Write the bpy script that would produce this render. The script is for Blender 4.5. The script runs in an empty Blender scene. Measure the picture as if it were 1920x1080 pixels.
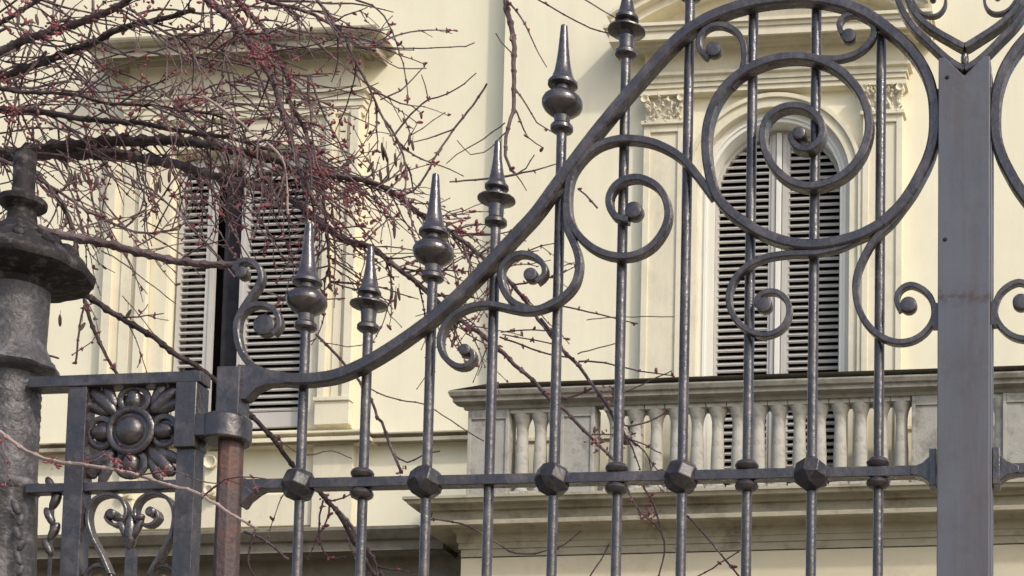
import bpy, math, random
from mathutils import Vector, Matrix
R = math.radians
random.seed(11)
C = bpy.context.scene.collection

# ------------------------------------------------------------------ camera
FPX = 3500.0                      # focal length in pixels of the 1920 px wide picture
PPX, PPY = 1900.0, 1700.0         # where the optical axis meets the picture (lens shift)
YAW, PITCH = R(3.6), R(5.3)
CAM = Vector((0.0, -3.9, 1.6))
ROT = Matrix.Rotation(YAW, 3, 'Z') @ Matrix.Rotation(R(90) + PITCH, 3, 'X')
cd = bpy.data.cameras.new('camera'); cam = bpy.data.objects.new('camera', cd); C.objects.link(cam)
cam.location = CAM; cam.rotation_euler = ROT.to_euler()
cd.sensor_width = 36.0; cd.lens = FPX / 1920 * 36
cd.shift_x = -(PPX - 960) / 1920; cd.shift_y = (PPY - 540) / 1920
cd.clip_start = 0.05; cd.clip_end = 2000
bpy.context.scene.camera = cam

# ------------------------------------------------------------------ light
FANG = R(-1.5)                    # the villa front is turned a little against the gate
SUN_AZ, SUN_EL = R(50), R(39)     # from the right and in front of the villa
sd = bpy.data.lights.new('sun', 'SUN'); sun = bpy.data.objects.new('sun', sd); C.objects.link(sun)
sd.energy = 1.3; sd.angle = R(2.5); sd.color = (1.0, 0.95, 0.85)
az = SUN_AZ - FANG
to_sun = Vector((math.sin(az) * math.cos(SUN_EL), -math.cos(az) * math.cos(SUN_EL), math.sin(SUN_EL)))
sun.rotation_euler = to_sun.to_track_quat('Z', 'Y').to_euler(); sun.location = (20, -20, 25)
w = bpy.data.worlds.new('World'); bpy.context.scene.world = w; w.use_nodes = True
nt = w.node_tree; bg = nt.nodes['Background']; sky = nt.nodes.new('ShaderNodeTexSky')
sky.sky_type = 'NISHITA'; sky.sun_disc = False; sky.sun_elevation = SUN_EL
sky.sun_rotation = math.atan2(to_sun.x, to_sun.y); sky.dust_density = 3.0; sky.air_density = 1.0
nt.links.new(sky.outputs[0], bg.inputs[0]); bg.inputs[1].default_value = 0.15
vs = bpy.context.scene.view_settings
vs.view_transform = 'Standard'; vs.look = 'None'; vs.exposure = 0.54; vs.gamma = 1.0

# ------------------------------------------------------------------ from a picture point to a place
def ray(px, py):
    return ROT @ Vector(((px - PPX) / FPX, -(py - PPY) / FPX, -1.0))
def G(px, py, y=0.0):             # on the upright plane Y = y, parallel to the gate
    d = ray(px, py); return CAM + d * ((y - CAM.y) / d.y)
def S(px, py, y=0.0):             # metres per picture pixel there
    return (G(px + 1, py, y) - G(px, py, y)).length
def SR(px, py, y=0.0):            # the same for round things seen aslant: their outline is across the line of sight
    return S(px, py, y) * math.cos(math.atan((2120 - px) / FPX))
FO = Vector((0.0, 10.9, 0.0))     # a point of the villa's front wall
FU = Vector((math.cos(FANG), math.sin(FANG), 0)); FN = Vector((FU.y, -FU.x, 0))   # along the front / out of it
def W(px, py, d=0.0):             # (u, z) on the villa front, d metres out of the wall
    r = ray(px, py); o = FO + FN * d
    p = CAM + r * ((o - CAM).dot(FN) / r.dot(FN)); return (p - FO).dot(FU), p.z
def U(px, py, d=0.0): return W(px, py, d)[0]
def Z(px, py, d=0.0): return W(px, py, d)[1]

# ------------------------------------------------------------------ materials
def mat(name, col, rough=0.6, metal=0.0, var=0.12, vscale=6.0, col2=None, c2amt=0.0, c2scale=3.0, bump=0.0, bscale=60.0, spec=0.5, lo=0.5, hi=0.65, rvar=0.0, streak=None, samt=0.0, sscale=9.0):
    m = bpy.data.materials.new(name); m.use_nodes = True; n = m.node_tree; b = n.nodes['Principled BSDF']
    tc = n.nodes.new('ShaderNodeTexCoord')
    nz = n.nodes.new('ShaderNodeTexNoise'); nz.inputs['Scale'].default_value = vscale; nz.inputs['Detail'].default_value = 6; nz.inputs['Roughness'].default_value = 0.65
    n.links.new(tc.outputs['Object'], nz.inputs['Vector'])
    mr = n.nodes.new('ShaderNodeMapRange'); mr.inputs['From Min'].default_value = 0.25; mr.inputs['From Max'].default_value = 0.75
    mr.inputs['To Min'].default_value = 1 - var; mr.inputs['To Max'].default_value = 1 + var
    n.links.new(nz.outputs['Fac'], mr.inputs['Value'])
    mul = n.nodes.new('ShaderNodeVectorMath'); mul.operation = 'SCALE'; mul.inputs[0].default_value = col[:3]
    n.links.new(mr.outputs[0], mul.inputs['Scale'])
    out = mul.outputs[0]
    if col2:
        n2 = n.nodes.new('ShaderNodeTexNoise'); n2.inputs['Scale'].default_value = c2scale; n2.inputs['Detail'].default_value = 8; n2.inputs['Roughness'].default_value = 0.7
        n.links.new(tc.outputs['Object'], n2.inputs['Vector'])
        r2 = n.nodes.new('ShaderNodeMapRange'); r2.inputs['From Min'].default_value = lo; r2.inputs['From Max'].default_value = hi
        r2.inputs['To Max'].default_value = c2amt
        n.links.new(n2.outputs['Fac'], r2.inputs['Value'])
        mx = n.nodes.new('ShaderNodeMix'); mx.data_type = 'RGBA'; mx.inputs['B'].default_value = (*col2[:3], 1)
        n.links.new(r2.outputs[0], mx.inputs['Factor']); n.links.new(out, mx.inputs['A']); out = mx.outputs['Result']
    if streak:                        # rain streaks and runs: noise drawn out along the upright
        mp = n.nodes.new('ShaderNodeMapping'); mp.inputs['Scale'].default_value = (1, 1, 0.07)
        n.links.new(tc.outputs['Object'], mp.inputs['Vector'])
        n3 = n.nodes.new('ShaderNodeTexNoise'); n3.inputs['Scale'].default_value = sscale; n3.inputs['Detail'].default_value = 7; n3.inputs['Roughness'].default_value = 0.7
        n.links.new(mp.outputs[0], n3.inputs['Vector'])
        r3 = n.nodes.new('ShaderNodeMapRange'); r3.inputs['From Min'].default_value = 0.48; r3.inputs['From Max'].default_value = 0.72; r3.inputs['To Max'].default_value = samt
        n.links.new(n3.outputs['Fac'], r3.inputs['Value'])
        m3 = n.nodes.new('ShaderNodeMix'); m3.data_type = 'RGBA'; m3.inputs['B'].default_value = (*streak[:3], 1)
        n.links.new(r3.outputs[0], m3.inputs['Factor']); n.links.new(out, m3.inputs['A']); out = m3.outputs['Result']
    if rvar:
        rr = n.nodes.new('ShaderNodeMapRange'); rr.inputs['From Min'].default_value = 0.3; rr.inputs['From Max'].default_value = 0.7
        rr.inputs['To Min'].default_value = max(.05, rough-rvar); rr.inputs['To Max'].default_value = rough+rvar
        n.links.new(nz.outputs['Fac'], rr.inputs['Value']); n.links.new(rr.outputs[0], b.inputs['Roughness'])
    n.links.new(out, b.inputs['Base Color'])
    b.inputs['Roughness'].default_value = rough; b.inputs['Metallic'].default_value = metal; b.inputs['Specular IOR Level'].default_value = spec
    if bump:
        nb = n.nodes.new('ShaderNodeTexNoise'); nb.inputs['Scale'].default_value = bscale; nb.inputs['Detail'].default_value = 5
        n.links.new(tc.outputs['Object'], nb.inputs['Vector'])
        bp = n.nodes.new('ShaderNodeBump'); bp.inputs['Strength'].default_value = bump; bp.inputs['Distance'].default_value = 0.01
        n.links.new(nb.outputs['Fac'], bp.inputs['Height']); n.links.new(bp.outputs[0], b.inputs['Normal'])
    return m
M = {
 'iron': mat('painted iron', (0.032, 0.025, 0.026), 0.30, 0.0, 0.45, 30, (0.135, 0.112, 0.107), 0.6, 16, 0.22, 75, 0.9, 0.48, 0.68, 0.13),
 'finialiron': mat('rubbed iron', (0.038, 0.029, 0.030), 0.22, 0.0, 0.4, 30, (0.10, 0.085, 0.082), 0.6, 22, 0.18, 60, 1.0, 0.48, 0.68, 0.09),
 'forged': mat('forged iron', (0.018, 0.0155, 0.018), 0.42, 0.0, 0.35, 30, (0.07, 0.055, 0.052), 0.6, 25, 0.25, 60, 0.6),
 'post': mat('flat iron', (0.094, 0.099, 0.120), 0.5, 0.0, 0.08, 9, (0.060, 0.052, 0.054), 0.6, 7, 0.05, 60, 0.5, 0.52, 0.72, 0.12, (0.075, 0.055, 0.048), 0.7, 16),
 'rusty': mat('rusty iron', (0.078, 0.055, 0.053), 0.6, 0.0, 0.3, 14, (0.17, 0.07, 0.04), 0.85, 9, 0.4, 90, 0.3, 0.5, 0.68, 0.1, (0.11, 0.10, 0.10), 0.6, 22),
 'cast': mat('weathered cast iron', (0.062, 0.056, 0.060), 0.5, 0.0, 0.4, 40, (0.17, 0.158, 0.158), 0.85, 26, 0.4, 110, 0.5),
 'capiron': mat('shade-darkened cast iron', (0.020, 0.016, 0.016), 0.75, 0.0, 0.4, 25, (0.11, 0.095, 0.088), 0.85, 34, 0.7, 40, 0.3),  # base darkened to put the cap underside's shade into the colour
 'stucco': mat('cream stucco', (0.77, 0.725, 0.555), 0.9, 0, 0.04, 2.2, (0.69, 0.635, 0.48), 0.45, 0.9, 0.12, 160, 0.2, 0.5, 0.68, 0, (0.64, 0.585, 0.45), 0.40, 3.2),
 'trim': mat('cream trim', (0.69, 0.64, 0.49), 0.85, 0, 0.06, 3, (0.48, 0.435, 0.34), 0.45, 2.6, 0.12, 90, 0.2, 0.5, 0.65, 0, (0.46, 0.42, 0.33), 0.35, 7),
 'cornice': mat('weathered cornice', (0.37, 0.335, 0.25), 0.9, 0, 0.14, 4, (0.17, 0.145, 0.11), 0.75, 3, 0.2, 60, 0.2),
 'stone': mat('grey stone', (0.345, 0.335, 0.30), 0.9, 0, 0.16, 5, (0.18, 0.17, 0.15), 0.75, 6, 0.3, 70, 0.2),
 'baluster': mat('baluster stone', (0.41, 0.395, 0.345), 0.9, 0, 0.18, 5, (0.24, 0.23, 0.20), 0.7, 9, 0.2, 70, 0.2),
 'railstone': mat('dirty rail stone', (0.235, 0.22, 0.185), 0.9, 0, 0.25, 6, (0.12, 0.105, 0.08), 0.7, 5, 0.3, 60, 0.2),
 'lowstone_shade': mat('dirty lower stone and painted shade', (0.18, 0.163, 0.13), 0.9, 0, 0.25, 4, (0.085, 0.075, 0.06), 0.7, 3, 0.3, 50, 0.2),  # dirt on the lower cornice, painted shade on the wall below it
 'gfstucco': mat('worn lower stucco', (0.56, 0.50, 0.36), 0.9, 0, 0.05, 3, (0.42, 0.37, 0.27), 0.5, 2, 0.15, 90, 0.2),
 'shutter': mat('grey shutter paint', (0.46, 0.44, 0.41), 0.65, 0, 0.07, 4, None, 0, 3, 0.05, 60, 0.3),
 'frame': mat('pale window paint', (0.70, 0.69, 0.62), 0.6, 0, 0.04, 4),
 'dark': mat('dark room', (0.012, 0.010, 0.012), 0.9, 0, 0.2, 4),
 'curtain': mat('dark curtain', (0.022, 0.022, 0.03), 0.9, 0, 0.6, 12),
 'bark': mat('grey brown bark', (0.098, 0.068, 0.068), 0.85, 0, 0.45, 30, (0.26, 0.21, 0.205), 0.65, 12, 0.5, 120, 0.2),
 'darkbark': mat('dark bark', (0.05, 0.036, 0.034), 0.9, 0, 0.4, 25, (0.15, 0.12, 0.11), 0.5, 14, 0.7, 90, 0.2),
 'paletwig': mat('pale twig bark', (0.33, 0.25, 0.225), 0.8, 0, 0.3, 30),
 'bud': mat('red buds', (0.19, 0.047, 0.056), 0.6, 0, 0.6, 14, (0.27, 0.115, 0.11), 0.6, 30),
 'pod': mat('dry pods', (0.075, 0.045, 0.04), 0.8, 0, 0.4, 20),
 'soil': mat('dark gravel drive', (0.22, 0.195, 0.15), 0.95, 0, 0.2, 3, (0.06, 0.06, 0.04), 0.5, 2, 0.4, 40),
}

def scuff(m, z0, hz, col, amt):         # a worn, rusty weld mark across the post at one height
    n = m.node_tree; b = n.nodes['Principled BSDF']; src = b.inputs['Base Color'].links[0].from_socket
    tc = n.nodes.new('ShaderNodeTexCoord'); sp = n.nodes.new('ShaderNodeSeparateXYZ'); n.links.new(tc.outputs['Object'], sp.inputs[0])
    d = n.nodes.new('ShaderNodeMath'); d.operation = 'SUBTRACT'; d.inputs[1].default_value = z0; n.links.new(sp.outputs['Z'], d.inputs[0])
    a = n.nodes.new('ShaderNodeMath'); a.operation = 'ABSOLUTE'; n.links.new(d.outputs[0], a.inputs[0])
    r = n.nodes.new('ShaderNodeMapRange'); r.inputs['From Max'].default_value = hz; r.inputs['To Min'].default_value = amt; r.inputs['To Max'].default_value = 0; n.links.new(a.outputs[0], r.inputs['Value'])
    z = n.nodes.new('ShaderNodeTexNoise'); z.inputs['Scale'].default_value = 55; z.inputs['Detail'].default_value = 6; n.links.new(tc.outputs['Object'], z.inputs['Vector'])
    k = n.nodes.new('ShaderNodeMapRange'); k.inputs['From Min'].default_value = .42; k.inputs['From Max'].default_value = .6; n.links.new(z.outputs['Fac'], k.inputs['Value'])
    f = n.nodes.new('ShaderNodeMath'); f.operation = 'MULTIPLY'; n.links.new(r.outputs[0], f.inputs[0]); n.links.new(k.outputs[0], f.inputs[1])
    x = n.nodes.new('ShaderNodeMix'); x.data_type = 'RGBA'; x.inputs['B'].default_value = (*col, 1); n.links.new(f.outputs[0], x.inputs['Factor']); n.links.new(src, x.inputs['A'])
    n.links.new(x.outputs['Result'], b.inputs['Base Color'])
scuff(M['post'], G(1808, 556, -.03).z, .028, (.055, .038, .034), .9)

# ------------------------------------------------------------------ mesh helpers
class MB:
    def __init__(s): s.v = []; s.f = []
    def add(s, vs, fs):
        o = len(s.v); s.v += [Vector(x) for x in vs]; s.f += [tuple(i + o for i in q) for q in fs]; return s
    def box(s, x0, x1, y0, y1, z0, z1):
        return s.add([(x0,y0,z0),(x1,y0,z0),(x1,y1,z0),(x0,y1,z0),(x0,y0,z1),(x1,y0,z1),(x1,y1,z1),(x0,y1,z1)],
                     [(0,3,2,1),(4,5,6,7),(0,1,5,4),(1,2,6,5),(2,3,7,6),(3,0,4,7)])
    def prism(s, pts, y0, y1):     # pts: (x, z) outline, extruded along y
        n = len(pts)
        vs = [(x, y0, z) for x, z in pts] + [(x, y1, z) for x, z in pts]
        fs = [tuple(range(n)), tuple(range(2*n-1, n-1, -1))] + [(i, i+n, (i+1) % n + n, (i+1) % n) for i in range(n)]
        return s.add(vs, fs)
    def lathe(s, c, prof, n=20, axis='z', wob=None):   # prof: (height, radius)
        vs, fs = [], []
        for j, (h, r) in enumerate(prof):
            for i in range(n):
                a = 2*math.pi*(i+0.5)/n; rr = r * (wob(a, j) if wob else 1)
                if axis == 'z': vs.append((c[0]+rr*math.cos(a), c[1]+rr*math.sin(a), h))
                else: vs.append((c[0]+rr*math.cos(a), h, c[2]+rr*math.sin(a)))
        for j in range(len(prof)-1):
            for i in range(n):
                k = (i+1) % n; fs.append((j*n+i, j*n+k, (j+1)*n+k, (j+1)*n+i))
        fs.append(tuple(reversed(range(n)))); fs.append(tuple((len(prof)-1)*n+i for i in range(n)))
        return s.add(vs, fs)
    def tube(s, pts, rad, n=6):
        vs, fs = [], []; up = Vector((0.13, 1, 0.21)).normalized(); m = len(pts)
        for j, p in enumerate(pts):
            t = (pts[min(j+1, m-1)] - pts[max(j-1, 0)]).normalized()
            a = t.cross(up); a = a.normalized() if a.length > 1e-4 else Vector((1,0,0)); b = t.cross(a)
            for i in range(n):
                q = 2*math.pi*i/n; vs.append(p + (a*math.cos(q) + b*math.sin(q))*rad[j])
        for j in range(m-1):
            for i in range(n):
                k = (i+1) % n; fs.append((j*n+i, j*n+k, (j+1)*n+k, (j+1)*n+i))
        fs.append(tuple(reversed(range(n)))); fs.append(tuple((m-1)*n+i for i in range(n)))
        return s.add(vs, fs)
    def band(s, pts, wid, y0, y1, ch=0.16):     # flat bar swept along (x, z) points, bevelled
        m = len(pts); vs, fs = [], []
        for j, (x, z) in enumerate(pts):
            a, b = pts[max(j-1, 0)], pts[min(j+1, m-1)]
            t = Vector((b[0]-a[0], b[1]-a[1])).normalized(); nx, nz = -t.y, t.x
            h = wid[j]/2; c = min(h*2, y1-y0)*ch
            for o, y in ((h-c, y0), (h, y0+c), (h, y1-c), (h-c, y1), (-h+c, y1), (-h, y1-c), (-h, y0+c), (-h+c, y0)):
                vs.append((x+nx*o, y, z+nz*o))
        for j in range(m-1):
            for i in range(8):
                k = (i+1) % 8; fs.append((j*8+i, (j+1)*8+i, (j+1)*8+k, j*8+k))
        fs.append(tuple(range(8))); fs.append(tuple((m-1)*8+i for i in reversed(range(8))))
        return s.add(vs, fs)
    def blob(s, c, a, ax, r, n=6, rings=4):     # ellipsoid: half-length a along ax, radius r
        ax = Vector(ax).normalized(); e = ax.orthogonal().normalized(); g = ax.cross(e); c = Vector(c)
        vs, fs = [c - ax*a], []
        for j in range(1, rings):
            q = math.pi*j/rings
            for i in range(n):
                t = 2*math.pi*i/n; vs.append(c - ax*a*math.cos(q) + (e*math.cos(t)+g*math.sin(t))*r*math.sin(q))
        vs.append(c + ax*a); L = len(vs)-1
        for i in range(n): fs.append((0, 1+(i+1) % n, 1+i)); fs.append((L, L-n+i, L-n+(i+1) % n))
        for j in range(rings-2):
            for i in range(n):
                k = (i+1) % n; b = 1+j*n; fs.append((b+i, b+k, b+n+k, b+n+i))
        return s.add(vs, fs)
    def ring(s, c, Rr, r, ex=(1,0,0), ez=(0,0,1), sx=1, sz=1, n=28, m=8, a0=0, a1=2*math.pi):
        c = Vector(c); ex = Vector(ex); ez = Vector(ez)
        closed = abs(a1-a0-2*math.pi) < 1e-6; k = n if closed else n+1
        pts = [c + ex*Rr*sx*math.cos(a0+(a1-a0)*i/n) + ez*Rr*sz*math.sin(a0+(a1-a0)*i/n) for i in range(k)]
        if closed: pts += [pts[0]]
        return s.tube(pts, [r]*len(pts), m)
    def mould(s, prof, u0, u1, ml=True, mr=True, ref=0.0):   # (d, z) profile run along a wall; ends return to the wall
        rows = []
        for d, z in prof:
            e = d - ref
            a = u0 - (e if ml else 0); b = u1 + (e if mr else 0)
            rows.append([(a, -ref+0.01, z), (a, -d, z), (b, -d, z), (b, -ref+0.01, z)])
        vs = [p for r in rows for p in r]; fs = []
        for j in range(len(rows)-1):
            for i in range(3): fs.append((j*4+i, j*4+i+1, (j+1)*4+i+1, (j+1)*4+i))
        fs.append((3, 2, 1, 0)); k = (len(rows)-1)*4; fs.append((k, k+1, k+2, k+3))
        return s.add(vs, fs)
    def mirror(s, xc):
        m = MB(); m.v = [Vector((2*xc-v.x, v.y, v.z)) for v in s.v]; m.f = [tuple(reversed(q)) for q in s.f]; return m
    def build(s, name, material, parent=None, smooth=35, bevel=0.0):
        me = bpy.data.meshes.new(name)
        inv = INV.get(root_of(parent)) if parent else None
        me.from_pydata([inv @ v for v in s.v] if inv else s.v, [], s.f); me.update()
        me.materials.append(M[material])
        import bmesh
        bm = bmesh.new(); bm.from_mesh(me); bmesh.ops.recalc_face_normals(bm, faces=bm.faces); bm.to_mesh(me); bm.free()
        if smooth:
            me.shade_smooth(); me.set_sharp_from_angle(angle=R(smooth))
        o = bpy.data.objects.new(name, me); C.objects.link(o)
        if parent: o.parent = parent
        if bevel:
            b = o.modifiers.new('bevel', 'BEVEL'); b.width = bevel; b.segments = 2; b.limit_method = 'ANGLE'; b.angle_limit = R(40)
        return o
INV = {}
def root_of(o):
    while o.parent: o = o.parent
    return o.name
def thing(name, label, cat, loc=(0,0,0), rz=0.0, local=False, group=None):
    o = bpy.data.objects.new(name, None); C.objects.link(o); o.location = loc; o.rotation_euler = (0,0,rz)
    o['label'] = label; o['category'] = cat; o.empty_display_size = 0.2
    if group: o['group'] = group
    if not local: INV[o.name] = (Matrix.Translation(loc) @ Matrix.Rotation(rz, 4, 'Z')).inverted()
    return o
def spline(pts, step=6, closed=False):          # Catmull-Rom through picture points
    out = []; n = len(pts)
    for i in range(n-1):
        p0, p1, p2, p3 = pts[max(i-1,0)], pts[i], pts[i+1], pts[min(i+2,n-1)]
        L = math.dist(p1[:2], p2[:2]); k = max(1, int(L/step))
        for q in range(k):
            t = q/k
            out.append(tuple(0.5*((2*b)+(-a+c)*t+(2*a-5*b+4*c-d)*t*t+(-a+3*b-3*c+d)*t**3) for a,b,c,d in zip(p0,p1,p2,p3)))
    out.append(tuple(pts[-1])); return out

# ------------------------------------------------------------------ ground
g = MB().add([(-150,-60,0),(150,-60,0),(150,260,0),(-150,260,0)], [(0,1,2,3)]).build('ground', 'soil', None, 0); g['kind'] = 'structure'

# ------------------------------------------------------------------ villa
villa = thing('villa', 'cream stuccoed villa with louvred shutters and stone balcony behind the iron gate', 'building', FO, FANG, local=True)
BAY = 0.16
uBay = U(946, 100, BAY); uL, uR = U(-900, 500), U(2900, 500)
Ztop = Z(960, -900); 
# left window opening and right arched opening
wl, wr = U(322, 420, 0), U(580, 420, 0); wt, wb = Z(450, 280, 0), Z(560, 806, 0)
ac = U(1452, 400, BAY); as_z = Z(1457, 343, BAY); k0 = (U(1557, 400, BAY) - U(1457, 400, BAY)) / 100.0   # metres per pixel
r_in, r_mid, r_out = 122*k0, 143*k0, 166*k0
zf = Z(1300, 925, 0.7)                       # balcony floor
m = MB()
m.box(uL, wl, 0, 0.5, 0, Ztop); m.box(wr, uBay+0.002, 0, 0.5, 0, Ztop); m.box(wl, wr, 0.001, 0.5, wt, Ztop); m.box(wl, wr, 0.001, 0.5, 0, wb)
m.build('wall', 'stucco', villa, 0)
m = MB(); hz = as_z + r_mid + 0.02
m.box(uBay, ac-r_mid, -BAY, 0.5, 0, Ztop); m.box(ac+r_mid, uR, -BAY, 0.5, 0, Ztop); m.box(ac-r_mid, ac+r_mid, -BAY+0.001, 0.5, hz, Ztop)
m.box(ac-r_mid, ac+r_mid, -BAY+0.001, 0.5, 0, zf)
N = 32                                       # spandrels over the round arch
for y in (-BAY+0.001, 0.3):
    ps = []
    for i in range(N+1):
        a = math.pi*i/N; ps.append((ac+r_mid*math.cos(a), y, as_z+r_mid*math.sin(a))); ps.append((ac+r_mid*math.cos(a), y, hz))
    m.add(ps, [(2*i, 2*i+1, 2*i+3, 2*i+2) for i in range(N)])
m.build('projecting_bay', 'stucco', villa, 0)
def archband(m, r0, r1, d0, d1, z0, n=40):   # ring round the arched opening with straight legs
    pts = [(1, 0, z0)] + [(math.cos(math.pi*i/n), math.sin(math.pi*i/n), None) for i in range(n+1)] + [(-1, 0, z0)]
    vs = []
    for cx, sz, z in pts:
        for r, d in ((r0, d0), (r1, d0), (r1, d1), (r0, d1)):
            vs.append((ac+r*cx, -d, z if z is not None else as_z + r*sz))
    fs = []
    for j in range(len(pts)-1):
        for i in range(4): fs.append((j*4+i, j*4+(i+1) % 4, (j+1)*4+(i+1) % 4, (j+1)*4+i))
    fs += [(0,1,2,3), tuple(range(len(pts)*4-4, len(pts)*4))]
    return m.add(vs, fs)

def slats(m, fx, z0, z1, pitch, y, depth=0.062, th=0.014):   # louvres tilted outward and down; fx(z) -> (x0, x1)
    z = z0
    while z < z1:
        r = fx(z)
        if r and r[1]-r[0] > 0.03:
            x0, x1 = r; a = R(38); dy, dz = depth/2*math.cos(a), depth/2*math.sin(a); ty, tz = th/2*math.sin(a), th/2*math.cos(a)
            q = [(y-dy-ty, z-dz+tz), (y+dy-ty, z+dz+tz), (y+dy+ty, z+dz-tz), (y-dy+ty, z-dz-tz)]
            m.add([(x0, a_, b_) for a_, b_ in q] + [(x1, a_, b_) for a_, b_ in q], [(0,1,5,4),(1,2,6,5),(2,3,7,6),(3,0,4,7),(0,3,2,1),(4,5,6,7)])
        z += pitch
pitch = 0.059

# ---- left window
win = MB()
win.box(wl-0.02, wl+0.05, 0.13, 0.22, wb, wt); win.box(wr-0.05, wr+0.02, 0.13, 0.22, wb, wt); win.box(wl+0.05, wr-0.05, 0.13, 0.22, wt-0.06, wt)
win.box(wl+0.05, wr-0.05, 0.13, 0.22, wb, wb+0.05)
window = win.build('window', 'frame', villa, 0, 0.004)
MB().box(wl-.002, wl+0.035, .221, .499, wb+.01, wt-.01).box(wr-.035, wr+.002, .221, .499, wb+.01, wt-.01).box(wl+0.04, wr-0.04, 0.62, 0.66, wb-0.1, wt+1.1).box(wl-0.5, wl+0.04, 0.5, 0.62, wb-0.1, wt+1.1).box(wr-0.04, wr+0.5, 0.5, 0.62, wb-0.1, wt+1.1).build('dark_interior', 'dark', window, 0)
MB().box(U(420,500,-0.2), U(464,500,-0.2), 0.2, 0.22, wb, Z(440,338,-.3)).build('curtain', 'curtain', window, 0)
def shutter(name, w_, z0, z1, parent, hinge, ang, left, lab=None):
    m = MB(); st = 0.075
    m.box(0, st*0.55, -0.02, 0.02, z0, z1); m.box(w_-st, w_, -0.02, 0.02, z0, z1)
    m.box(st*0.55, w_-st, -0.018, 0.018, z1-0.09, z1); m.box(st*0.55, w_-st, -0.018, 0.018, z0, z0+0.13)
    m.box(w_-st*0.45, w_-0.004, -0.032, -0.02, z0, z1)
    slats(m, lambda z: (st*0.55, w_-st), z0+0.16, z1-0.11, pitch, 0.0)
    if not left:
        m.v = [Vector((-v.x, v.y, v.z)) for v in m.v]; m.f = [tuple(reversed(q)) for q in m.f]
    rm = Matrix.Translation(hinge) @ Matrix.Rotation(ang, 4, 'Z')
    m.v = [rm @ v for v in m.v]
    o = m.build(name, 'shutter', parent, 0)
    if lab: o['label'] = lab
    return o
wid = (wr-wl)/2 - 0.03
shutter('shutter', U(406,480,-.1)-wl-.03, wb+0.06, wt-0.07, window, Vector((wl+0.03, 0.09, 0)), 0.0, True, 'shutter leaf standing ajar beside a black gap')
shutter('shutter', wr-.03-U(455,480,-.1), wb+0.06, wt-0.07, window, Vector((wr-0.03, 0.09, 0)), 0.0, False)
m = MB()                                    # flat pilasters at the sides
pA, pB = (U(200, 500, .07), U(277, 500, .07)), (U(603, 650, .07), U(659, 650, .07))
zpt, zpb = Z(450, 214, .07), Z(600, 800, .07)
for a, b in (pA, pB):
    m.box(a, b, -0.05, 0.0, zpb, zpt); c = (b-a)
    m.box(a-.015, a+c*.18, -0.10, -0.05, zpb+.2, zpt); m.box(b-c*.24, b+.012, -0.10, -0.05, zpb+.2, zpt); m.box(a+c*.34, a+c*.6, -0.065, -0.05, zpb+.26, zpt-.06)
    m.box(a-.02, b+.02, -0.12, -0.049, zpb, zpb+.2)
    m.box(a-.03, b+.03, -0.14, -0.05, zpb+.2, zpb+.235)
m.box(pA[1], wl, -0.035, 0.0, zpb, zpt); m.box(wr, pB[0], -0.035, 0.0, zpb, zpt); m.box(wl, wr, -0.035, 0.0, wt, zpt)
m.build('pilaster', 'trim', window, 0, 0.004)
fl, fr = U(243, 150, .08), U(676, 150, .08)
z = lambda py, d: Z(560, py, d)
m = MB()
yy = [214, 209, 199, 198, 186, 185, 174, 168]
m.mould([(.07, z(216,.07)), (.07, z(203,.07)), (.085, z(202.5,.085)), (.085, z(190,.085)), (.10, z(189.5,.10)), (.10, z(178,.10)), (.13, z(174,.13)), (.13, z(169,.13)), (.08, z(168,.08))], fl+.05, fr-.05, ref=0.0)
m.build('architrave', 'trim', window, 0)
MB().box(fl, fr, -0.08, 0.0, z(166,.08), z(95,.08)).build('frieze', 'trim', window, 0)
m = MB()
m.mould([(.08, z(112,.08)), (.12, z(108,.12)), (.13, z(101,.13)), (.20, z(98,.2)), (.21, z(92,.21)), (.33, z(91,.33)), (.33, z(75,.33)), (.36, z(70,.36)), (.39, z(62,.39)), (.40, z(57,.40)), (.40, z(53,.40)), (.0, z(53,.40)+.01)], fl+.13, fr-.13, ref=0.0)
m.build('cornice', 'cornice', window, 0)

# ---- string course and lower cornice of the left wall
z = lambda py, d: Z(760, py, d)
uS = U(900, 815, .1)
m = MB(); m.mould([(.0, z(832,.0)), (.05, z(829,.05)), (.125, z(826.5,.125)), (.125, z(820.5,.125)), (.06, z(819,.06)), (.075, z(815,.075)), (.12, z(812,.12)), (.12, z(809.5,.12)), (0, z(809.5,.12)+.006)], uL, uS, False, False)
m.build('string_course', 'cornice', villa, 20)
z = lambda py, d: Z(560, py, d)
m = MB(); m.mould([(.05, z(838,.05)), (.12, z(829,.12)), (.195, z(827,.195)), (.195, z(821,.195)), (.13, z(819,.13)), (.145, z(815,.145)), (.19, z(812,.19)), (.19, z(808.5,.19)), (0, z(808.5,.19)+.008)], U(196, 815, .1)+.05, U(668, 815, .12)-.05)
m.build('window_sill', 'trim', window, 20)
m = MB()                                    # dado piers and corbels under the sill
m.box(U(585, 900, .07), U(661, 900, .07), -.07, 0, z(990,.07), z(836,.07)); m.box(U(170, 900, .07), U(250, 900, .07), -.07, 0, z(990,.07), z(836,.07))
m.box(U(585, 900, .03), U(250, 900, .03), -.03, 0, z(985,.03), z(925,.03))
for px in (395, 235):
    a, b = U(px-13, 880, .1), U(px+13, 880, .1)
    m.prism([(a, z(840,.1)), (b, z(840,.1)), (b, z(925,.1)), (a, z(925,.1))], -.09, 0)
    for py, r in ((862, .06), (915, .045)): m.lathe(((a+b)/2, -.1, z(py,.1)), [(-.10, r*.5), (-.13, r*.8), (-.13, r), (-.05, r)], 16, 'y')
m.build('dado', 'trim', villa, 20, 0.004)
z = lambda py, d: Z(700, py, d)
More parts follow.
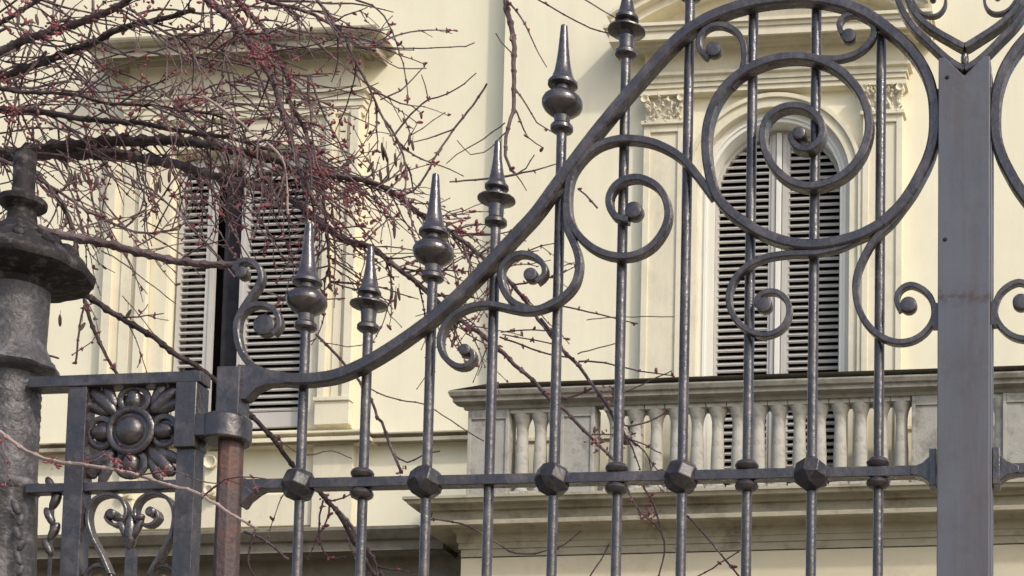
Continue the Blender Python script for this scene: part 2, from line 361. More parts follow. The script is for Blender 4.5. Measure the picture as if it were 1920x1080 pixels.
m = MB(); m.mould([(.02, z(1048,.02)), (.10, z(1043,.1)), (.12, z(1034,.12)), (.32, z(1032,.32)), (.32, z(1014,.32)), (.36, z(1010,.36)), (.42, z(992,.42)), (.42, z(986,.42)), (0, z(986,.42)+.01)], uL, U(842, 1000, .2), False, False)
m.build('lower_cornice', 'lowstone_shade', villa, 20)

# ---- arched window
win = MB()
archband(win, r_mid-.001, r_out, BAY+.05, BAY-.1, zf); archband(win, r_out-.03, r_out+.005, BAY+.075, BAY, zf)
window = win.build('window', 'trim', villa, 30)
m = MB(); archband(m, r_in, r_mid, BAY-.03, BAY-.3, zf); archband(m, r_in+.03, r_in+.05, BAY-.015, BAY-.05, zf)
m.build('frame', 'frame', window, 30)
MB().box(ac-r_in-.1, ac+r_in+.1, 0.75, 0.8, zf, as_z+r_in+1.2).box(ac-r_in-.5, ac-r_in-.02, .5, .75, zf, as_z+r_in+1).box(ac+r_in+.02, ac+r_in+.5, .5, .75, zf, as_z+r_in+1).build('dark_interior', 'dark', window, 0)
ys = -BAY+.2; rs = r_in - .002; st = .085
for sgn in (-1, 1):
    m = MB()
    m.box(min(0, sgn*st)+ac+sgn*.004, max(0, sgn*st)+ac+sgn*.004, ys-.02, ys+.02, zf, as_z+rs-.02)
    m.box(min(sgn*st*.35, sgn*st*.75)+ac, max(sgn*st*.35, sgn*st*.75)+ac, ys-.032, ys-.02, zf, as_z+rs-.03)
    pts = [(ac+sgn*(rs-.016), zf)] + [(ac+sgn*(rs-.016)*math.cos(a), as_z+(rs-.016)*math.sin(a)) for a in [math.pi/2*i/16 for i in range(17)]]
    m.band(pts, [.032]*len(pts), ys-.02, ys+.02, .05)
    def fx(z, sgn=sgn):
        h = rs-.03 if z < as_z else math.sqrt(max(0, (rs-.03)**2-(z-as_z)**2))
        return (ac+st, ac+h) if sgn > 0 else (ac-h, ac-st)
    slats(m, fx, zf+.1, as_z+rs-.06, pitch, ys)
    m.build('shutter', 'shutter', window, 0)
MB().box(ac-.022, ac+.022, ys-.05, ys-.0325, zf, as_z+rs-.03).build('astragal', 'frame', window, 0, .004)
# pilasters, capitals, entablature
D2 = BAY+.09
pl = (U(1206, 300, D2), U(1282, 300, D2)); pr = (U(1617, 300, D2), U(1692, 300, D2)); zc0, zc1 = Z(1245, 232, D2), Z(1245, 176, D2)
for a, b in (pl, pr):
    m = MB(); c = b-a
    m.box(a, b, -D2+.02, -BAY, zf, zc0); m.box(a, a+c*.16, -D2, -D2+.02, zf, zc0); m.box(b-c*.16, b, -D2, -D2+.02, zf, zc0)
    m.box(a+c*.16, b-c*.16, -D2, -D2+.02, zc0-.07, zc0); m.box(a-.02, b+.02, -D2-.025, -BAY, zc0-.012, zc0+.022)
    m.build('pilaster', 'trim', window, 0, .004)
    m = MB(); m.box(a+.01, b-.01, -D2+.005, -BAY, zc0+.02, zc1-.03); m.box(a-.035, b+.035, -D2-.05, -BAY, zc1-.035, zc1-.002)
    hh = zc1-zc0
    for row, (zz, n, sz) in enumerate(((.12, 5, 1.), (.34, 4, 1.05), (.55, 5, .9), (.74, 4, .7))):
        for i in range(n):
            x = a + c*(i+.5)/n + random.uniform(-.012, .012); zq = zc0+hh*(zz+random.uniform(-.04, .04)); tl = random.uniform(-.5, .5)
            m.blob((x, -D2-.006-.008*row, zq), random.uniform(.026,.040)*sz, (tl, -.4, 1), random.uniform(.012,.022)*sz, 7, 5)
            for q in range(3):
                m.blob((x+random.uniform(-.03,.03), -D2-.022-.008*row, zq+random.uniform(-.02,.04)), random.uniform(.010,.02), (random.uniform(-1,1), -.5, random.uniform(-.2,1)), random.uniform(.006,.011), 6, 4)
    for x in (a, b): m.lathe((x+(.018 if x == a else -.018), 0, zc0+hh*.74), [(-D2-.05, .012), (-D2-.065, .03), (-D2-.045, .036), (-D2+.01, .036)], 14, 'y')
    m.build('capital', 'trim', window, 30)
el, er = pl[0]-.01, pr[1]+.01; z = lambda py, d: Z(1450, py, d)
m = MB(); e = BAY
m.mould([(e+.09, z(166,e+.09)), (e+.09, z(156,e+.09)), (e+.105, z(155.5,e+.105)), (e+.105, z(146,e+.105)), (e+.12, z(145.5,e+.12)), (e+.12, z(136,e+.12)), (e+.15, z(131,e+.15)), (e+.15, z(126,e+.15)), (e+.1, z(124,e+.1))], el+.09, er-.09, ref=e)
m.build('architrave', 'trim', window, 0)
MB().box(el+.01, er-.01, -e-.09, -e, z(126,e+.09), z(60,e+.09)).build('frieze', 'trim', window, 0)
m = MB()
m.mould([(e+.09, z(88,e+.09)), (e+.13, z(84,e+.13)), (e+.14, z(78,e+.14)), (e+.2, z(74,e+.2)), (e+.21, z(67,e+.21)), (e+.32, z(63,e+.32)), (e+.32, z(48,e+.32)), (e+.335, z(46,e+.335)), (e+.34, z(38,e+.34)), (e+.36, z(36,e+.36)), (e+.36, z(30,e+.36)), (e, z(30,e+.36)+.01)], el+.09, er-.09, ref=e)
m.build('cornice', 'trim', window, 0)
m = MB()                                    # segmental pediment over the cornice
cw = (er-el)/2+.22; cx = (el+er)/2; zb = z(28,e+.3); ph = .42; rad = (cw*cw+ph*ph)/(2*ph); zc_ = zb+ph-rad
a1 = math.asin(cw/rad)
def arc(r, n=30): return [(cx+r*math.sin(-a1+2*a1*i/n), max(zb, zc_+r*math.cos(-a1+2*a1*i/n))) for i in range(n+1)]
for r0, r1, d in ((rad-.09, rad-.03, .26), (rad-.03, rad+.02, .33), (rad+.02, rad+.05, .37)):
    i_, o_ = arc(r0), arc(r1); vs = []
    for p, q in zip(i_, o_): vs += [(p[0], -e-d, p[1]), (q[0], -e-d, q[1]), (q[0], -e+.01, q[1]), (p[0], -e+.01, p[1])]
    fs = []
    for j in range(len(i_)-1):
        for i in range(4): fs.append((j*4+i, j*4+(i+1) % 4, (j+1)*4+(i+1) % 4, (j+1)*4+i))
    m.add(vs, fs+[(0,1,2,3), tuple(range(len(vs)-4, len(vs)))])
ins = arc(rad-.05); m.prism(ins, -e-.10, -e)
m.build('pediment', 'trim', window, 30)
MB().box(pr[1]+.02, uR, -e-.02, -e, Z(1640, 808, e), Z(1640, 802, e)).box(uBay, pl[0]-.02, -e-.02, -e, Z(1640, 808, e), Z(1640, 802, e)).build('dado_line', 'trim', villa, 0)

# ---- balcony
DB = 0.66                                   # baluster plane
z = lambda py, d: Z(1280, py, d)
uBL = U(864, 1040, .55)
m = MB()
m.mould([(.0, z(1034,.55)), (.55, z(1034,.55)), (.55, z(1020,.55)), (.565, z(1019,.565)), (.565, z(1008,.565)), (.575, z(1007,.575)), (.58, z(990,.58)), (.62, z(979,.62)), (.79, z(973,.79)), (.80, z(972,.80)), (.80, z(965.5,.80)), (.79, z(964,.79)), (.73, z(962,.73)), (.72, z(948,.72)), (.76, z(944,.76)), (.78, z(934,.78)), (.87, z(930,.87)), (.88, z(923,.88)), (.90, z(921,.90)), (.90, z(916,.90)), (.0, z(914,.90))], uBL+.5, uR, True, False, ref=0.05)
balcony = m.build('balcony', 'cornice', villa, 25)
MB().box(uBL, uR, -.54, 0.0, 0, z(1036,.55)).build('ground_floor', 'gfstucco', villa, 0)
MB().box(uL, uBL, -.03, 0.0, 0, Z(700, 1046, .03)).build('lower_wall_shade', 'lowstone_shade', villa, 0)  # dark facing: the cornice's shade on the wall, put into the colour
zfl = z(915,.8) ; zr = z(762, DB)
m = MB(); z = lambda py, d: Z(1100, py, d)
m.mould([(DB-.09, z(762,DB)), (DB+.10, z(761,DB+.1)), (DB+.11, z(754,DB+.11)), (DB+.15, z(749,DB+.15)), (DB+.17, z(745,DB+.17)), (DB+.17, z(738,DB+.17)), (DB+.19, z(734,DB+.19)), (DB+.20, z(726,DB+.2)), (DB+.19, z(723,DB+.19)), (DB-.09, z(720,DB))], U(872, 800, DB+.1), uR, True, False, ref=DB+.09)
m.build('handrail', 'railstone', balcony, 25)
def pier(p0, p1):
    a, b = U(p0, 830, DB+.09), U(p1, 830, DB+.09); m = MB(); c = .028; zz0, zz1 = zfl-.02, zr+.005
    m.box(a, b, -DB-.075, -DB+.08, zz0, zz1); m.box(a, a+c, -DB-.09, -DB-.075, zz0, zz1); m.box(b-c, b, -DB-.09, -DB-.075, zz0, zz1)
    m.box(a+c, b-c, -DB-.09, -DB-.075, zz1-.09, zz1); m.box(a+c, b-c, -DB-.09, -DB-.075, zz0, zz0+.1)
    m.build('pier', 'stone', balcony, 0, .004)
for p in ((876, 953), (1050, 1113), (1709, 1822), (1880, 1996)): pier(*p)
H = zr - zfl; k1 = (U(1300, 830, DB)-U(1200, 830, DB))/100
bm_ = MB(); r = 11.2*k1
bm_.box(-r*1.5, r*1.5, -r*1.5, r*1.5, 0, H*.05); bm_.box(-r*1.62, r*1.62, -r*1.5, r*1.5, H*.945, H+.005)
bm_.lathe((0,0,0), [(H*.05, r*1.3), (H*.08, r*1.3), (H*.1, r*.9), (H*.14, r*.95), (H*.25, r*1.12), (H*.4, r*1.12), (H*.55, r*1.02), (H*.70, r*.94), (H*.80, r*.98), (H*.86, r*1.15), (H*.92, r*1.5), (H*.95, r*1.6)], 16)
bal = bm_.build('baluster', 'baluster', None, 30); first = True
for x in [981, 1015, 1043] + [1118 + 38.3*i + (-.5) for i in range(16)] + [1838, 1866+11]:
    if x == 1118 - .5: continue
    o = bal if first else bal.copy()
    if not first: C.objects.link(o)
    first = False; o.parent = balcony; o.location = (U(x-1.5, 830, DB), -DB, zfl)

# ------------------------------------------------------------------ gate
BY = 0.026                                  # the upright bars stand just behind the scrolls
xpost = G(1809, 600).x
root_l = thing('gate_leaf', 'dark iron gate leaf with sweeping arch, spear finials and a flat closing post', 'gate', (G(435, 900).x, 0, 0))
root_r = thing('gate_leaf', 'iron gate leaf cut off by the photo edge, right of the flat post', 'gate', (2*xpost - G(435, 900).x, 0, 0))
def gp(p, y=0): q = G(p[0], p[1], y); return (q.x, q.z)
def scroll(pts, w0, w1, ball=None, br=0, dep=.026, mir=None, mb=None, yc=0.0):
    sp = spline(pts); n = len(sp); m = mb or MB(); P = [gp(p, yc) for p in sp]
    wd = [(w0 + (w1-w0)*i/max(1, n-1)) * S(sp[i][0], sp[i][1]) for i in range(n)]
    m.band(P, wd, yc-dep/2, yc+dep/2)
    if ball:
        c = gp(ball, yc); r = br*.87*S(*ball)
        m.lathe((c[0], 0, c[1]), [(yc-dep*.60, r*.25), (yc-dep*.585, r*.74), (yc-dep*.53, r*.92), (yc-dep*.42, r), (yc+dep*.42, r), (yc+dep*.53, r*.92), (yc+dep*.6, r*.5)], 20, 'y')
    return m
A = [(520,711),(560,714),(600,712),(640,704),(690,682),(740,652),(790,617),(823,591),(873,545),(923,493),(973,439),(1007,402),(1050,343),(1107,267),(1157,205),(1207,147),(1257,92),(1284,67),(1313,47),(1347,30),(1397,13),(1447,4),(1500,0),(1540,3),(1570,9),(1600,18),(1632,34),(1664,57),(1697,85),(1720,112),(1738,143),(1749,178),(1753,210),(1753,245),(1749,275),(1739,306),(1722,340),(1708,364),(1687,392),(1655,422),(1613,444),(1563,458),(1520,462),(1478,457),(1430,440),(1380,408),(1350,377),(1336,345),(1328,305),(1326,267),(1330,233),(1342,198),(1363,166),(1390,142),(1424,124),(1463,113),(1507,111),(1547,121),(1580,140),(1608,170),(1625,203),(1631,240),(1625,273),(1611,302),(1588,328),(1553,347),(1515,353),(1480,342),(1452,317),(1436,285),(1432,255),(1440,228),(1460,210),(1487,203),(1515,208),(1537,227),(1544,252),(1534,273),(1513,284),(1494,278),(1486,265),(1490,254)]
B = [(1338,372),(1322,350),(1300,321),(1280,300),(1257,284),(1225,270),(1190,264),(1157,265),(1125,275),(1100,293),(1078,321),(1068,350),(1066,390),(1072,420),(1090,448),(1117,470),(1150,482),(1187,482),(1220,467),(1243,440),(1254,410),(1250,378),(1233,352),(1203,337),(1175,339),(1154,353),(1144,374),(1147,396),(1160,411),(1180,414)]
D = [(1064,385),(1064,412),(1067,435),(1076,455),(1085,480),(1087,505),(1079,535),(1057,560),(1025,578),(990,585),(957,580),(935,575),(907,573),(876,580),(850,596),(832,621),(827,648),(836,672),(857,688),(877,688),(890,673),(886,660)]
E = [(1045,566),(1010,582),(975,575),(953,558),(942,533),(942,507),(957,487),(980,478),(1005,484),(1021,500),(1022,518),(1008,531)]
Fm = [(520,705),(495,698),(472,685),(455,662),(447,633),(447,607),(457,583),(472,560),(485,540),(492,523),(487,504),(471,492),(452,493),(442,508)]
F2 = [(447,622),(450,600),(462,583),(483,573),(507,577),(522,592),(526,613),(514,628)]
H1 = [(1612,449),(1575,466),(1540,474),(1510,477),(1480,478),(1440,484),(1407,498),(1381,522),(1368,553),(1372,585),(1390,611),(1417,627),(1443,629),(1467,617),(1480,593),(1477,567),(1460,551),(1440,549),(1424,557),(1420,575)]
G2 = [(1694,392),(1672,420),(1650,440),(1632,463),(1617,492),(1607,520),(1605,548),(1610,577),(1624,606),(1648,630),(1680,643),(1713,639),(1739,620),(1752,593),(1747,563),(1730,544),(1707,536),(1688,546),(1682,566),(1690,584)]
I1 = [(1372,165),(1386,148),(1395,125),(1397,108),(1394,83),(1380,61),(1354,49),(1328,54),(1312,74),(1314,97),(1328,110)]
J1 = [(1440,121),(1470,113),(1500,111),(1533,112),(1573,112),(1607,102),(1630,83),(1640,60),(1630,39),(1608,29),(1584,33),(1574,50),(1580,66)]
hw_ = 48.5*S(1809, 600)
def leaf_iron(root, f):                     # f: identity or mirror about the closing post
    m = scroll(A[:40], 22, 21, dep=.032); scroll(A[39:], 20, 13, (1500,256), 15, .032, mb=m)
    a = [gp(p) for p in ((452,688),(470,690),(500,700),(540,702),(540,722),(505,724),(485,732),(470,748),(466,752),(452,752))]
    m.prism(a, -.0155, .0155)
    a, b = gp((1750,240))[0]+.006, xpost-hw_+.001
    for p0, p1 in ((172,272),(572,615)): m.box(a-.006, b, -.012, .014, gp((1757,p1))[1], gp((1757,p0))[1])
    f(m).build('arch_rail', 'iron', root)
    S_ = [(B,15,13,(1190,398),19), (D,14,10,(874,659),13), (E,13,10,(997,518),15), (Fm,13,10,(456,514),13), (F2,11,10,(498,612),23), (H1,13,10,(1434,574),17), (G2,14,10,(1704,574),18), (I1,13,10,(1339,95),17), (J1,14,10,(1592,70),16)]
    for i, (p, w0, w1, b, br) in enumerate(S_):
        if root is root_r and i not in (0, 5, 6, 7, 8): continue
        f(scroll(p, w0, w1, b, br, .0255-.0009*i)).build('scroll', 'iron', root)
    m = MB(); rail = [(460,911),(640,908),(960,902),(1280,895),(1700,886),(1750,885)]
    xs0, xs1 = gp((456,911),.02)[0], gp((1756,886),.02)[0]; zt = gp((1000,887),.006)[1]; zb_ = gp((1000,906),.006)[1]
    m.box(xs0, xs1, .005, .037, zb_, zt)
    fl_ = [(xs0, zt+.002), (xs0+.01, zt+.002), (xs0+.055, zb_+.004), (xs0+.035, zb_-.006), (xs0+.015, zb_-.022), (xs0+.006, zb_-.036), (xs0, zb_-.038)]
    m.prism(fl_, .003, .039)
    fr_ = [(xs1-.055, zt-.006), (xs1-.03, zt+.004), (xs1-.012, zt+.02), (xs1-.002, zt+.028), (xs1-.002, zb_-.022), (xs1-.012, zb_-.018), (xs1-.03, zb_-.004), (xs1-.055, zb_+.002)]
    m.prism(fr_, .003, .039)
    m.box(xs1-.014, xs1+.002, -.004, .046, zb_-.026, zt+.033)
    f(MB().box(xs0, xs1, .006, .036, .32, .37)).build('bottom_rail', 'iron', root, 0, .002)
    mr = f(m).build('mid_rail', 'iron', root, 30, .0015)
    for i, px in enumerate((563, 681, 800, 917, 1038, 1158, 1279, 1401, 1522, 1647)):
        if root is root_r and i < 7: continue
        x = gp((px, 900), BY)[0]; r = 9.8*SR(px, 900)
        k = i + 1
        base = {1: 530, 2: 550, 3: 438, 4: 352, 5: 159, 6: 36, 7: -90}.get(k)
        lean = lambda py: px + (900-py)*.000027*(1911-px)
        Zb = lambda py: gp((lean(py), py), BY)[1]
        ztop_ = Zb(base+70) if base is not None else Zb({8: 12, 9: 3, 10: 55}[k])
        m = MB().lathe((x, BY), [(.1, r), (ztop_, r)], 14)
        bar = f(m).build('bar', 'iron', root)
        if base is not None:
            if k % 2: pf = [(-112,4),(-110,6.5),(-100,7.5),(-70,10),(-42,13.5),(-24,17),(-12,21.5),(-5,27),(-3,29),(2,29),(3,27),(4,15),(11,14.5),(14,17),(18,27),(25,36),(32,39.5),(39,39.5),(46,36),(53,28),(58,20),(61,16),(74,14.5),(75,19),(79,22),(85,22),(88,19),(90,12),(94,9)]
            else: pf = [(-88,4),(-86,6),(-74,7.2),(-50,9),(-28,12.5),(-12,16.5),(-5,20.5),(-3,23),(2,23),(3,21),(4,13),(11,13.5),(14,16),(19,32),(21,36.5),(23.5,36.5),(24.5,31),(29,20),(34,15.5),(43,14.5),(57,14),(58,18),(62,21.5),(68,21.5),(71,18),(73,12),(78,9)]
            sc = SR(px, 600)
            m = MB().lathe((x, BY), [(Zb(base+dy), rr*sc) for dy, rr in pf], 20)
            f(m).build('finial', 'finialiron', bar, 26)
        if k in (2, 6, 8, 10):
            sc = SR(px, 900)
            for z0, z1 in ((zt, zt+.023), (zb_-.023, zb_)):
                h = z1-z0; m = MB().lathe((x, .021), [(z0, 15*sc), (z0+h*.2, 21*sc), (z0+h*.5, 23*sc), (z0+h*.8, 20*sc), (z1, 13*sc)], 16)
                f(m).build('collar', 'iron', bar, 40)
        elif k % 2:
            sc = SR(px, 900); zm = (zt+zb_)/2; m = MB(); q = 31*sc
            vs, ids = [], {}
            for sx in (-1, 1):
                for sy in (-1, 1):
                    for sz in (-1, 1):
                        for ax in range(3):
                            p = [sx*q, sy*q, sz*q*1.0]; 
                            p = [p[j] if j == ax else p[j]*.44 for j in range(3)]
                            ids[(sx, sy, sz, ax)] = len(vs); vs.append(p)
            import itertools
            fs = []
            for ax in range(3):
                for s_ in (-1, 1):
                    o1, o2 = [j for j in range(3) if j != ax]; loop = []
                    for c1, c2 in ((-1,-1),(1,-1),(1,1),(-1,1)):
                        sg = [0,0,0]; sg[ax] = s_; sg[o1] = c1; sg[o2] = c2; loop.append(ids[(*sg, ax)])
                    fs.append(tuple(loop))
                    if ax < 2 or True:
                        for o in (o1, o2):
                            if o < ax: continue
                            oth = [j for j in range(3) if j not in (ax, o)][0]
                            for s2 in (-1, 1):
                                loop = []
                                for s3, axx in ((-1, ax), (1, ax), (1, o), (-1, o)):
                                    sg = [0,0,0]; sg[ax] = s_; sg[o] = s2; sg[oth] = s3; loop.append(ids[(*sg, axx)])
                                fs.append(tuple(loop))
            for sx, sy, sz in itertools.product((-1,1), repeat=3): fs.append(tuple(ids[(sx,sy,sz,a)] for a in range(3)))
            rm = Matrix.Rotation(R(27 + 11*(i % 3)), 3, 'Z') @ Matrix.Rotation(R(20), 3, 'Y') @ Matrix.Rotation(R(-12), 3, 'X')
            m.add([rm @ Vector(p) + Vector((x, .02, zm)) for p in vs], fs)
            f(m).build('boss', 'forged', mr, 0, .003)
ident = lambda m: m
leaf_iron(root_l, ident)
leaf_iron(root_r, lambda m: m.mirror(xpost))
# hinge stile, rusty below the strap
xs = gp((433, 800))[0]; hw = 22*S(433, 800); zst = gp((436, 686), -.02)[1]; zsr = gp((430, 815), -.02)[1]
MB().box(xs-hw, xs+hw, -.022, .03, zsr, zst).build('hinge_stile', 'iron', root_l, 0, .003)
o = MB().lathe((xs, .004), [(.05, hw*1.02), (zsr, hw*1.02)], 8).build('heel_post', 'rusty', root_l, 30, .003); o['label'] = 'rusty brown lower heel post'
# closing post with its crest
zpt_ = gp((1809, 106), -.03)[1]; hw = 48.5*S(1809, 600)
zv = gp((1809, 142), -.03)[1]
m = MB().prism([(xpost-hw, .1), (xpost+hw, .1), (xpost+hw, zpt_), (xpost+hw*.75, zpt_), (xpost, zv), (xpost-hw*.75, zpt_), (xpost-hw, zpt_)], -.03, .02)
m.box(xpost+hw*.97, xpost+hw*1.06, -.012, .045, .1, zpt_-.03).build('closing_post', 'post', root_l, 0, .002)
for px, py in ((1776, 145), (1772, 449)):
    c = gp((px, py), -.03); MB().blob((c[0], -.03, c[1]), .003, (0,1,0), .005, 8, 4).build('bolt', 'dark', root_l)
for f in (ident, lambda m: m.mirror(xpost)):
    f(scroll([(1809,134),(1789,124),(1766,106),(1742,83),(1716,58),(1696,30),(1684,0),(1678,-40),(1686,-85)], 13, 11, dep=.03, yc=-.012)).build('crest_scroll', 'iron', root_l)
    f(scroll([(1809,92),(1803,90),(1778,76),(1754,62),(1730,44),(1713,24),(1703,0),(1699,-35),(1712,-75),(1745,-95),(1780,-80)], 13, 9, (1778,-66), 13, dep=.03, yc=-.012)).build('crest_scroll', 'iron', root_l)
    f(scroll([(1706,-8),(1716,12),(1728,26),(1744,32),(1760,29),(1771,16),(1773,-2),(1764,-15),(1750,-14),(1744,-4)], 6, 5, (1749,-2), 7, dep=.016, yc=-.012)).build('crest_ring', 'iron', root_l)
c = gp((1809, 112), -.012)
MB().blob((c[0], -.012, c[1]), .02, (0,0,1), .009, 10, 8).build('crest_knob', 'iron', root_l)

# ------------------------------------------------------------------ fixed panel left of the gate
PA = R(-1.6); po = G(250, 900)
panel = thing('fence_panel', 'fixed iron panel with a round rosette over lyre scrolls beside the rusty hinge post', 'fence panel', (po.x, 0, 0), PA)
PN = Vector((math.sin(-PA)*-1, 0, 0))
PU = Vector((math.cos(PA), math.sin(PA), 0)); PNn = Vector((PU.y, -PU.x, 0)); P0 = Vector((po.x, 0, 0))
def pw(px, py, d=0.0):                      # point of the panel plane: (along, z)
    r = ray(px, py); o = P0 + PNn*d; p = CAM + r*((o-CAM).dot(PNn)/r.dot(PNn)); return (p-P0).dot(PU), p.z
INVP = INV.pop(panel.name)                  # its meshes are built in its own space: x along, y back
sc = (pw(251, 800)[0] - pw(250, 800)[0])
x0, x1 = pw(151, 800)[0], pw(359, 800)[0]; zt = pw(250, 706)[1]; zt1 = pw(250, 727)[1]; zm0, zm1 = pw(250, 922)[1], pw(250, 905)[1]
xc_ = pw(60, 800)[0]
for x in (x0, x1): MB().box(x-18*sc, x+18*sc, -.018, .018, .1, zt1+.001).build('upright', 'iron', panel, 0, .002)
MB().box(xc_, x1+23*sc, -.022, .022, zt1, zt).build('top_rail', 'iron', panel, 0, .002)
MB().box(xc_, x0-18*sc, -.014, .014, zm0, zm1).box(x0+18*sc, x1-18*sc, -.014, .014, zm0, zm1).build('mid_rail', 'iron', panel, 0, .002)
zh0, zh1 = pw(353, 846)[1], pw(353, 775)[1]
m = MB().box(x1-19*sc, x1+20*sc, -.03, .024, zh0, zt1-.002)
xst = pw(424, 800)[0]; zk0, zk1 = pw(424, 829)[1], pw(424, 781)[1]
m.box(x1+20*sc, xst, -.032, .032, zk0+.006, zk1-.004); m.lathe((xst, .006), [(zk0, 38*sc), (zk0+.003, 41*sc), (zk1-.006, 41*sc), (zk1, 36*sc)], 20)
m.build('hinge_strap', 'iron', panel, 30, .002)
# rosette
c = pw(249, 810); cz = c[1]; cx = c[0]; m = MB()
m.lathe((cx, 0, cz), [(.012, 36*sc), (-.012, 36*sc), (-.014, 27*sc), (-.03, 24*sc), (-.04, 16*sc), (-.044, 6*sc)], 24, 'y')
m.ring((cx, -.014, cz), 39*sc, 6.5*sc)
m.lathe((cx, 0, cz), [(.012, 72*sc), (.004, 72*sc)], 24, 'y')
for i in range(8):
    a = math.pi/4*i; u = Vector((math.cos(a), 0, math.sin(a))); t = Vector((-u.z, 0, u.x)); c0 = Vector((cx, 0, cz))
    if i % 2 == 0:
        m.ring(c0+u*59*sc, 24*sc, 6*sc, u, t, .95, 1.1, 22, 7); m.blob(c0+u*58*sc+Vector((0,-.003,0)), 21*sc, u, 15*sc, 10, 7)
    else:
        m.blob(c0+u*80*sc, 36*sc, u, 14*sc, 10, 8); m.blob(c0+u*82*sc+t*17*sc, 30*sc, u+t*.4, 11*sc, 8, 6); m.blob(c0+u*82*sc-t*17*sc, 30*sc, u-t*.4, 11*sc, 8, 6)
        m.blob(c0+u*104*sc, 12*sc, t, 10*sc, 8, 6)
for v in m.v: v.y *= .72
m.build('rosette', 'iron', panel, 50)
LY = [(209,1078),(195,1045),(175,1006),(168,970),(179,940),(204,929),(228,936),(240,958),(233,981),(215,986),(202,973),(206,962)]
RY = [(283,1078),(305,1040),(324,1005),(330,965),(318,937),(291,927),(266,938),(256,962),(265,982),(285,986),(300,972),(296,960)]
for L, b in ((LY, (213,966)), (RY, (287,962))):
    sp = spline(L); m = MB(); m.band([pw(*p) for p in sp], [(7.6-2*i/len(sp))*sc for i in range(len(sp))], -.012, .012)
    cc = pw(*b); m.lathe((cc[0], 0, cc[1]), [(-.016, 6*sc), (-.013, 9*sc), (.012, 9*sc)], 14, 'y'); m.build('lyre_scroll', 'iron', panel)
m = MB(); c = pw(247, 1030); c1 = pw(247, 1000)
m.box(c[0]-8*sc, c[0]+8*sc, -.008, .008, .3, c[1]); m.blob((c1[0], -.004, c1[1]), 34*sc, (0,0,1), 11*sc, 10, 8)
for s_ in (-1, 1):
    m.blob((c1[0]+s_*13*sc, -.006, c1[1]+6*sc), 26*sc, (s_*.45,0,1), 7*sc, 8, 6); m.blob((c1[0]+s_*19*sc, -.01, c1[1]+26*sc), 9*sc, (s_,0,.2), 7*sc, 8, 6)
m.build('leaf_ornament', 'iron', panel, 50)
for px in (184, 305):
    c = pw(px, 1086); MB().ring((c[0], 0, c[1]), 24*sc, 5*sc).blob((c[0], 0, c[1]), 9*sc, (0,1,0), 9*sc, 10, 6).build('lower_ring', 'iron', panel, 50)
# chain of leaves in the narrow left opening
c = pw(97, 985); m = MB()
for i in range(5):
    m.blob((c[0]+(.006 if i % 2 else -.006), 0, c[1]+.09-i*.035), .024, (.5 if i % 2 else -.5, 0, 1), .010, 8, 6)
m.box(c[0]-.003, c[0]+.003, -.003, .003, c[1]-.4, zm0).build('leaf_chain', 'iron', panel, 50)

# ------------------------------------------------------------------ cast iron column
cx = G(43, 380, .03); CX = cx.x; CY = .03
col = thing('iron_column', 'weathered cast iron gate column with a flared leafy cap', 'column', (CX, CY, 0))
def cpr(L): return [(G(43+(380-y)*.04, y, CY).z, r*SR(43, y, CY)) for y, r in L]
MB().lathe((CX, CY), cpr([(1900,60),(1085,60),(925,56),(922,60),(914,63),(905,62),(900,55)]), 32, wob=lambda a, j: 1 if j > 2 else 1+.03*math.cos(a*10)).build('pedestal', 'cast', col, 50)
sh = [(900,54),(880,53.5),(850,53)]
m = MB().lathe((CX, CY), cpr([(900,54),(800,53),(706,52),(702,60),(699,80),(693,85),(684,82),(676,72),(662,66),(652,60),(643,58),(600,59.5),(545,61)]), 36, wob=lambda a, j: 1+(.035*math.cos(a*9) if 4 <= j <= 7 else 0))
for ky in range(10):                        # scaly leaf relief
    for ka in range(20):
        a = 2*math.pi*(ka+.5*(ky % 2))/20+random.uniform(-.05, .05); y = 888-ky*18.5+random.uniform(-3, 3); zz, rr = cpr([(y, 53)])[0]
        q = rr-.004; tl = random.uniform(.2, .9)*(1 if ky % 2 else -1)
        m.blob((CX+q*math.cos(a), CY+q*math.sin(a), zz), random.uniform(.010,.015), (-math.sin(a)*tl, math.cos(a)*tl, 1), random.uniform(.0048,.0062), 6, 5)
m.build('shaft', 'cast', col, 50)
nz = [random.uniform(-1, 1) for _ in range(400)]
m = MB().lathe((CX, CY), cpr([(545,58),(532,64),(524,100),(520,132),(516,141),(509,144),(501,143),(494,137),(485,127),(475,112),(465,94),(452,76),(440,58),(428,42),(418,30),(400,27)]), 60, wob=lambda a, j: 1+((.02*math.cos(a*12)+.010*math.cos(a*24+1)-.02) if 1 <= j <= 9 else 0)+.012*nz[(j*37+int(a*30)) % 400])
for ka in range(12):
    for (y, r, s_) in ((472, 106, .8), (452, 76, .55)):
        a = 2*math.pi*(ka+(.5 if y == 448 else 0))/12; zz, rr = cpr([(y, r)])[0]
        m.blob((CX+rr*math.cos(a), CY+rr*math.sin(a), zz), .030*s_, (math.cos(a), math.sin(a), -.7), .016*s_, 8, 6)
m.build('cap', 'capiron', col, 34)
MB().lathe((CX, CY), cpr([(405,26),(397,28),(391,40),(386,46),(378,47),(375,45),(371,36),(366,25),(358,21.5),(310,21.5),(286,21)]), 28).build('finial', 'capiron', col, 30)
m = MB()                                    # raised ornament on the pedestal's front
for q, (px, py, a, r) in enumerate([(22,950,14,9),(30,975,10,7),(24,1000,13,8),(32,1022,10,7),(26,1045,14,8),(30,1070,10,7)]):
    p = G(px+8, py, CY-.066); m.blob(p, a*.0011*1.3, (.4 if q % 2 else -.4, 0, 1), r*.0011, 8, 6)
m.build('ornament', 'cast', col, 50)

